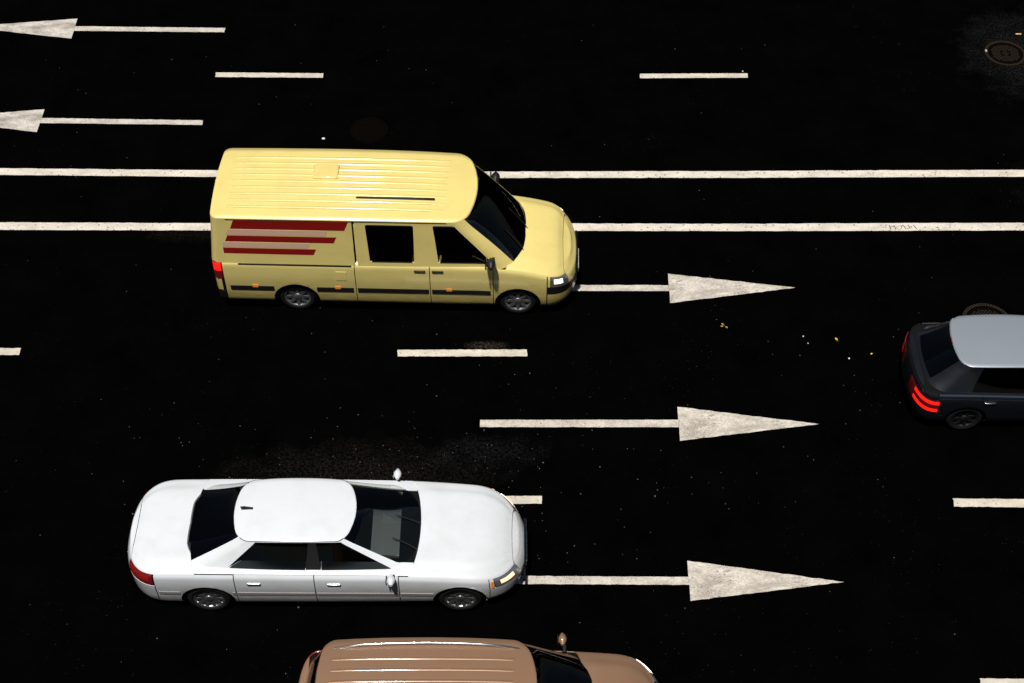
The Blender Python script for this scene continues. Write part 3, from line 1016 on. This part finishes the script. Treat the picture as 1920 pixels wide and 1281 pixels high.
# ---- yellow van
def van():
    root = tag(empty('yellow_van', (-2.12, 1.72, 0), R(-1.6)), 'yellow panel van with ribbed roof and red side stripes, driving right', 'van', 'vehicles driving right')
    Lh = 3.2
    root.scale = (1.05, 1, 1)
    s = Shape(L=6.4, W=2.08, cF=.62, cR=.16, nF=2.5, nR=3.5, sill=.24, taper=.012,
              prof=[.93, .97, .99, 1.0, .992, .955, .70, 0],
              belt_k=([-Lh, -1, 1.4, 2.2, 2.8, Lh], [1.28, 1.28, 1.27, 1.17, 1.02, .88]),
              deck_k=([-Lh, 1.6, 2.2, 2.8, Lh], [1.30, 1.36, 1.28, 1.12, .96]),
              noseF=[-.06, 0, 0, -.04, -.10, -.13, -.15], noseR=[-.02, 0, 0, 0, 0, 0, 0],
              xf0=2.30, xf1=1.42, xr0=-Lh + .01, xr1=-Lh + .12, hw0=1.02, hw1=.955, rf=(.34, .24), rr=(.13, .13), bowF=.20, bowR=.03,
              ctF=.04, ctR=.015, curve=1.0, tumble=True, zr=2.36, crx=.05, crr=.4, cry=.05)
    P = M['yellow_paint']
    b = Builder(s, root, P)
    xw = (2.15, -1.75); r = .345
    cuts = [(x, r, r + .06) for x in xw]
    b.shell(cuts)
    b.top('bonnet', 2.02, 3.03, .36, P, off=.005)
    b.wrap('front_bumper', 2.66, True, 0, .36, P, cuts=cuts)
    b.wrap('nose_panel', 2.66, True, .36, .47, M['black_plastic'])
    b.wrap('nose_panel', 3.04, True, .47, 1.0, P)
    b.wrap('rear_bumper', -2.98, False, 0, .28, M['black_plastic'], cuts=cuts)
    rd = b.wrap('rear_door', -3.02, False, .29, .70, P)
    for side in (1, -1):
        b.body('fender', 1.72, 2.66, .05, .645, P, side, cuts=cuts, step=.035)
        b.body('fender', 2.66, 2.72, .47, .645, P, side)
        d = b.body('door', .62, 1.72, .05, .70, P, side, cuts=cuts, step=.04)
        add_handle(b, d, .76, .56, side, M['black_plastic'])
        d = b.body('sliding_door', -.68, .62, .05, .70, P, side, cuts=cuts, step=.04)
        add_handle(b, d, .45, .56, side, M['black_plastic'])
        b.body('quarter_panel', -2.98, -.68, .05, .70, P, side, cuts=cuts, step=.035)
        b.body('belt_panel', .3, 2.0, .70, .76, P, side, off=.0)
        b.body('sill', -1.3, 1.7, 0, .045, M['black_plastic'], side, cuts=cuts)
        b.body('side_moulding', -2.9, -2.12, .30, .345, M['black_plastic'], side, off=.014, th=.016)
        b.body('side_moulding', -1.38, -.72, .30, .345, M['black_plastic'], side, off=.014, th=.016)
        b.body('side_moulding', -.66, .60, .30, .345, M['black_plastic'], side, off=.014, th=.016)
        b.body('side_moulding', .64, 1.68, .30, .345, M['black_plastic'], side, off=.014, th=.016)
        b.body('door_rail', -2.7, -.72, .60, .625, M['black_plastic'], side, off=.012, th=.012)
    lamp_pair(b, 'headlight', 2.72, 3.04, .475, .645, M['reflector'], ('bulb', M['head_white'], .15, .62, .30, .70))
    lamp_pair(b, 'tail_light', -3.14, -2.985, .42, .69, M['tail_off'], ('lens', M['tail_on'], .1, .9, .35, .75))
    grille(b, .66, .80, .50, s.L / 2 - .02, 4, M['black_plastic'])
    plate_on(b, True, .50); plate_on(b, False, .68)
    for side in (1, -1):
        for x in (-2.45, -1.0, .95):
            b.body('side_marker', x - .05, x + .05, .335, .36, M['amber'], side, off=.02, th=.012, gap=0)
    b.body('fuel_flap', -1.02, -.82, .43, .53, P, -1, off=.010, th=.008)
    rf = b.roof('roof', P, v0=.93)
    mb = MB()
    z = s.Zr(-1.2, .25)
    mb.box(-1.42, -.98, .06, .44, z - .01, z + .045, .03)
    mb.build('roof_vent', P, rf)
    for k in range(-4, 5):
        y = k * .165
        mb = MB()
        rings = []
        for i in range(25):
            x = lerp(-2.85, .95, i / 24)
            z = s.Zr(x, y)
            h = .014 * sstep(min(i, 24 - i) / 2)
            rings.append([(x, y - .035, z - .004), (x, y - .022, z + h), (x, y + .022, z + h), (x, y + .035, z - .004)])
        mb.loft(rings)
        mb.build('roof_rib', P, rf)
    mb = MB(); z = s.Zr(.2, -.32)
    mb.box(-.62, .72, -.425, -.395, z + .006, z + .034, .006)
    mb.build('roof_bar', M['black_plastic'], rf)
    f0, f1, f2 = s.qx(.60), s.qx(-.66), s.qx(.62)
    for sg in (1, -1):
        b.cab('pillar', sg * .289, sg * .352, .0, .955, P, nu=8)
        b.cab('side_panel', (lambda v: sg * f1(v)), sg * .76, .0, .925, P, nu=40)
        b.cab('window_trim', sg * .352, (lambda v: sg * (f1(v) - .003)), .86, .925, P, nu=24, nv=4)
        b.cab('window_trim', sg * .352, (lambda v: sg * (f1(v) - .003)), .0, .09, P, nu=24, nv=4)
        b.cab('pillar', (lambda v: sg * (f0(v) - .012)), (lambda v: sg * (f0(v) + .014)), .09, .86, P, nu=4)
        b.cab('pillar', (lambda v: sg * (f1(v) - .016)), (lambda v: sg * (f1(v) - .002)), .09, .86, P, nu=4)
        b.cab('side_window', sg * .354, (lambda v: sg * (f0(v) - .014)), .095, .855, M['dark_glass'], nu=12, th=.005, off=-.003)
        b.cab('side_window', (lambda v: sg * (f0(v) + .016)), (lambda v: sg * (f1(v) - .018)), .095, .855, M['dark_glass'], nu=12, th=.005, off=-.003)
        for qa, qb in ((lambda v: .354, lambda v: f0(v) - .014), (lambda v: f0(v) + .016, lambda v: f1(v) - .018)):
            b.cab('window_seal', (lambda v: sg * qa(v)), (lambda v: sg * qb(v)), .082, .10, M['black_plastic'], nu=12, nv=2, off=.003, th=.008)
            b.cab('window_seal', (lambda v: sg * qa(v)), (lambda v: sg * qb(v)), .85, .868, M['black_plastic'], nu=12, nv=2, off=.003, th=.008)
        b.cab('gutter', sg * .36, sg * .64, .925, .945, M['black_plastic'], nu=40, nv=2, off=.006, th=.012)
        for (xa, xb, va, vb, mm) in ((-.72, -2.86, .74, .91, 'red_paint'), (-1.0, -2.9, .61, .725, 'pale_vinyl'), (-.80, -2.86, .47, .595, 'red_paint'),
                                     (-1.2, -2.9, .345, .455, 'pale_vinyl'), (-1.05, -2.86, .21, .33, 'red_paint')):
            b.cab('stripe', (lambda v, x=xa: sg * s.qx(x + .45 * (v - .9))(v)), (lambda v, x=xb: sg * s.qx(max(x + .45 * (v - .5), -2.93))(v)), va, vb, M[mm], nu=30, nv=4, off=.0025, th=.002)
    b.cab('window_seal', -.291, .291, .02, .035, M['black_plastic'], nu=30, nv=2, off=.004, th=.01)
    b.cab('window_seal', -.291, .291, .925, .94, M['black_plastic'], nu=30, nv=2, off=.004, th=.01)
    b.cab('windshield', -.287, .287, .03, .93, M['glass'], nu=24, nv=14, th=.005)
    b.cab('rear_door', .765, .997, .0, .925, P, nu=14)
    b.cab('rear_door', 1.003, 1.235, .0, .925, P, nu=14)
    b.cab('rear_window', .80, .97, .35, .82, M['dark_glass'], nu=10, off=.004, th=.005)
    b.cab('rear_window', 1.03, 1.20, .35, .82, M['dark_glass'], nu=10, off=.004, th=.005)
    b.cab('cowl', -.24, .24, -.03, .035, M['black_plastic'], nu=20, nv=3, off=.004)
    add_wipers(b, (-.85, .02), .07, .3)
    cabin_kit(b, .98, (1.05,), M['seat'], .42, 1.60, 1.40)
    mb = MB(); mb.box(.42, .46, -.72, .72, .7, 2.1)
    mb.build('bulkhead', M['dash_plastic'], root)
    add_mirror(b, 1.72, 1.50, .97, M['black_plastic'], 1.35)
    add_wheels(root, xw, .87, r, .215, 8, M['steel_rim'])
van()

# ---- black car leaving on the right
def hatch():
    root = tag(empty('black_hatchback', (9.12, -1.25, 0)), 'black hatchback with blue grey roof and glowing tail lights, cut off by right edge', 'car', 'vehicles driving right')
    s = Shape(L=4.4, W=1.78, cF=.75, cR=.42, nF=2.4, nR=2.8, sill=.20, taper=.03,
              prof=[.90, .955, .985, 1.0, .985, .935, .66, 0],
              belt_k=([-2.2, -1.5, 0, 1.0, 1.6, 2.2], [.96, .96, .93, .90, .82, .68]),
              deck_k=([-2.2, -1.5, .9, 1.6, 2.0, 2.2], [.97, .98, .97, .88, .77, .70]),
              noseF=[-.10, -.01, 0, -.05, -.10, -.12, -.13], noseR=[-.09, -.01, 0, -.02, -.05, -.06, -.07],
              xf0=1.08, xf1=.16, xr0=-2.05, xr1=-1.55, hw0=.82, hw1=.61, rf=(.30, .18), rr=(.30, .18), bowF=.14, bowR=.10,
              ctF=.05, ctR=.06, curve=1.0, tumble=True, zr=1.45, crx=.05, crr=1.0, cry=.04)
    P = M['black_paint']
    b = Builder(s, root, P)
    xw = (1.35, -1.28); r = .315
    cuts = [(x, r, r + .05) for x in xw]
    b.shell(cuts)
    b.top('bonnet', .90, 2.12, .36, P)
    b.wrap('front_bumper', 1.72, True, 0, .47, P, cuts=cuts)
    b.wrap('nose_panel', 2.125, True, .47, 1.0, P)
    b.wrap('rear_bumper', -1.85, False, 0, .33, P, cuts=cuts)
    b.wrap('tailgate', -1.86, False, .54, .66, P)
    b.wrap('tailgate', -2.10, False, .335, 1.0, P)
    for side in (1, -1):
        b.body('fender', .78, 1.72, .05, .645, P, side, cuts=cuts, step=.035)
        for x0, x1, hx in ((-.25, .78, -.1), (-1.1, -.25, -.95)):
            d = b.body('door', x0, x1, .07, .655, P, side, cuts=cuts, step=.04)
            add_handle(b, d, hx, .52, side, M['chrome'])
        b.body('quarter_panel', -1.85, -1.1, .05, .655, P, side, cuts=cuts, step=.035)
        b.body('sill', -.95, 1.0, 0, .065, M['black_plastic'], side, cuts=cuts)
        b.body('side_moulding', -1.85, 1.3, .625, .65, M['chrome'], side, off=.010, th=.01, step=.08)
    lamp_pair(b, 'headlight', 1.74, 2.12, .48, .645, M['reflector'])
    lamp_pair(b, 'tail_light', -2.195, -1.78, .345, .535, M['tail_off'], sides=(1, -1))
    for side, mm in ((1, 'tail_dim'), (-1, 'tail_on')):
        for t0, t1 in ((.36, .405), (.475, .52)):
            b.body('tail_lens', -2.165, -1.80, t0, t1, M[mm], side, off=.012, th=.012, step=.02, nv=6)
    plate_on(b, True, .42)
    b.roof('roof', M['roof_grey'])
    f = s.qx(-.25)
    for sg in (1, -1):
        b.cab('pillar', sg * .299, sg * .337, .0, .97, P, nu=6)
        b.cab('pillar', (lambda v: sg * (f(v) - .012)), (lambda v: sg * (f(v) + .012)), .03, .95, M['black_plastic'], nu=3, off=-.004)
        b.cab('pillar', sg * .60, sg * .745, .0, .97, P, nu=12)
        b.cab('window_trim', sg * .33, sg * .61, .90, .965, P, nu=30, nv=4)
        b.cab('roof_trim', sg * .33, sg * .66, .955, .985, M['chrome'], nu=30, nv=3, off=.006, th=.01)
        b.cab('window_trim', sg * .33, sg * .61, .0, .07, M['black_plastic'], nu=30, nv=3, off=.002, th=.012)
        b.cab('side_window', sg * .338, (lambda v: sg * (f(v) - .013)), .075, .895, M['dark_glass'], th=.004)
        b.cab('side_window', (lambda v: sg * (f(v) + .013)), sg * .597, .075, .895, M['dark_glass'], th=.004)
    b.cab('windshield', -.297, .297, .02, .955, M['glass'], nu=24, nv=14, th=.005)
    b.cab('rear_window', .755, 1.245, .12, .93, M['dark_glass'], nu=24, nv=14, th=.005)
    b.cab('tailgate', .745, 1.255, -.02, .115, P, nu=24, nv=4)
    b.cab('spoiler', .70, 1.30, .93, .985, M['roof_grey'], nu=28, nv=4, off=.02, th=.03)
    b.cab('brake_light', .95, 1.05, .94, .965, M['tail_dim'], nu=8, nv=2, off=.024, th=.01)
    add_wipers(b, (-.85, .02))
    cabin_kit(b, .60, (-.1, -1.0), M['seat'], .36, .42, 1.0)
    add_mirror(b, .72, .98, .80, P)
    add_wheels(root, xw, .75, r, .205, 7, M['dark_rim'])
hatch()

# ---- copper minivan at the bottom edge
def minivan():
    root = tag(empty('copper_minivan', (-.42, -7.98, 0)), 'copper brown minivan with ribbed roof and roof rails, cut off by the bottom edge', 'car', 'vehicles driving right')
    root.scale = (1.06, 1, 1)
    s = Shape(L=5.1, W=1.92, cF=.75, cR=.36, nF=2.5, nR=3.0, sill=.24, taper=.03,
              prof=[.91, .955, .985, 1.0, .985, .94, .68, 0],
              belt_k=([-2.55, -1.5, .6, 1.4, 2.0, 2.55], [1.08, 1.08, 1.05, 1.0, .93, .78]),
              deck_k=([-2.55, -1.5, 1.2, 1.9, 2.35, 2.55], [1.09, 1.10, 1.12, 1.03, .90, .82]),
              noseF=[-.10, -.01, 0, -.04, -.09, -.11, -.12], noseR=[-.06, -.01, 0, -.01, -.03, -.04, -.05],
              xf0=1.55, xf1=.72, xr0=-2.45, xr1=-2.20, hw0=.90, hw1=.72, rf=(.30, .2), rr=(.24, .18), bowF=.16, bowR=.08,
              ctF=.05, ctR=.05, curve=1.0, tumble=True, zr=1.76, crx=.06, crr=.7, cry=.04)
    P = M['copper_paint']
    b = Builder(s, root, P)
    xw = (1.55, -1.45); r = .345
    cuts = [(x, r, r + .055) for x in xw]
    b.shell(cuts)
    b.top('bonnet', 1.36, 2.46, .36, P)
    b.wrap('front_bumper', 2.02, True, 0, .47, P, cuts=cuts)
    b.wrap('nose_panel', 2.47, True, .47, 1.0, P)
    b.wrap('rear_bumper', -2.2, False, 0, .36, P, cuts=cuts)
    b.wrap('tailgate', -2.42, False, .37, 1.0, P)
    for side in (1, -1):
        b.body('fender', 1.1, 2.02, .05, .645, P, side, cuts=cuts, step=.035)
        for x0, x1, hx in ((0, 1.1, .14), (-1.15, 0, -.15)):
            d = b.body('door', x0, x1, .07, .655, P, side, cuts=cuts, step=.04)
            add_handle(b, d, hx, .52, side, M['black_plastic'])
        b.body('quarter_panel', -2.2, -1.15, .05, .655, P, side, cuts=cuts, step=.035)
        b.body('sill', -1.05, 1.15, 0, .065, M['black_plastic'], side, cuts=cuts)
    lamp_pair(b, 'headlight', 2.04, 2.46, .48, .66, M['reflector'], ('bulb', M['head_white'], .2, .7, .3, .72))
    lamp_pair(b, 'tail_light', -2.52, -2.22, .40, .66, M['tail_off'])
    grille(b, .58, .72, .40, s.L / 2 - .01, 3)
    plate_on(b, True, .45); plate_on(b, False, .75)
    rf = b.roof('roof', P)
    for k in (-.36, -.18, 0, .18, .36):
        mb = MB(); rings = []
        for i in range(21):
            x = lerp(-2.05, .45, i / 20); z = s.Zr(x, k); h = .012 * sstep(min(i, 20 - i) / 2)
            rings.append([(x, k - .03, z - .004), (x, k - .018, z + h), (x, k + .018, z + h), (x, k + .03, z - .004)])
        mb.loft(rings)
        mb.build('roof_rib', P, rf)
    for sg in (1, -1):
        mb = MB()
        y = sg * .60
        pts = [(lerp(-2.0, .5, i / 14), y - sg * .05 * ((i / 7 - 1) ** 2), s.Zr(lerp(-2.0, .5, i / 14), y) + .055 * sstep(min(i, 14 - i) / 2) - .008) for i in range(15)]
        mb.tube(pts, .017, 8)
        mb.build('roof_rail', M['chrome'], rf)
    f, f2 = s.qx(0), s.qx(-1.15)
    for sg in (1, -1):
        b.cab('pillar', sg * .299, sg * .337, .0, .97, P, nu=6)
        b.cab('pillar', (lambda v: sg * (f(v) - .010)), (lambda v: sg * (f(v) + .010)), .03, .95, M['black_plastic'], nu=3, off=-.004)
        b.cab('pillar', (lambda v: sg * (f2(v) - .010)), (lambda v: sg * (f2(v) + .010)), .03, .95, M['black_plastic'], nu=3, off=-.004)
        b.cab('pillar', sg * .63, sg * .745, .0, .97, P, nu=12)
        b.cab('window_trim', sg * .33, sg * .64, .90, .965, P, nu=30, nv=4)
        b.cab('window_trim', sg * .33, sg * .64, .0, .07, M['black_plastic'], nu=30, nv=3, off=.002, th=.012)
        b.cab('side_window', sg * .338, (lambda v: sg * (f(v) - .011)), .075, .895, M['dark_glass'], th=.004)
        b.cab('side_window', (lambda v: sg * (f(v) + .011)), (lambda v: sg * (f2(v) - .011)), .075, .895, M['dark_glass'], th=.004)
        b.cab('side_window', (lambda v: sg * (f2(v) + .011)), sg * .628, .075, .895, M['dark_glass'], th=.004)
    b.cab('windshield', -.297, .297, .02, .955, M['glass'], nu=24, nv=14, th=.005)
    b.cab('rear_window', .755, 1.245, .2, .93, M['dark_glass'], nu=24, nv=14, th=.005)
    b.cab('tailgate', .745, 1.255, -.02, .195, P, nu=24, nv=4)
    add_wipers(b, (-.85, .02))
    cabin_kit(b, .78, (.25, -.75), M['seat'], .4, .88, 1.15)
    add_mirror(b, 1.12, 1.14, .88, P)
    add_wheels(root, xw, .81, r, .225, 7, M['rim'])
minivan()
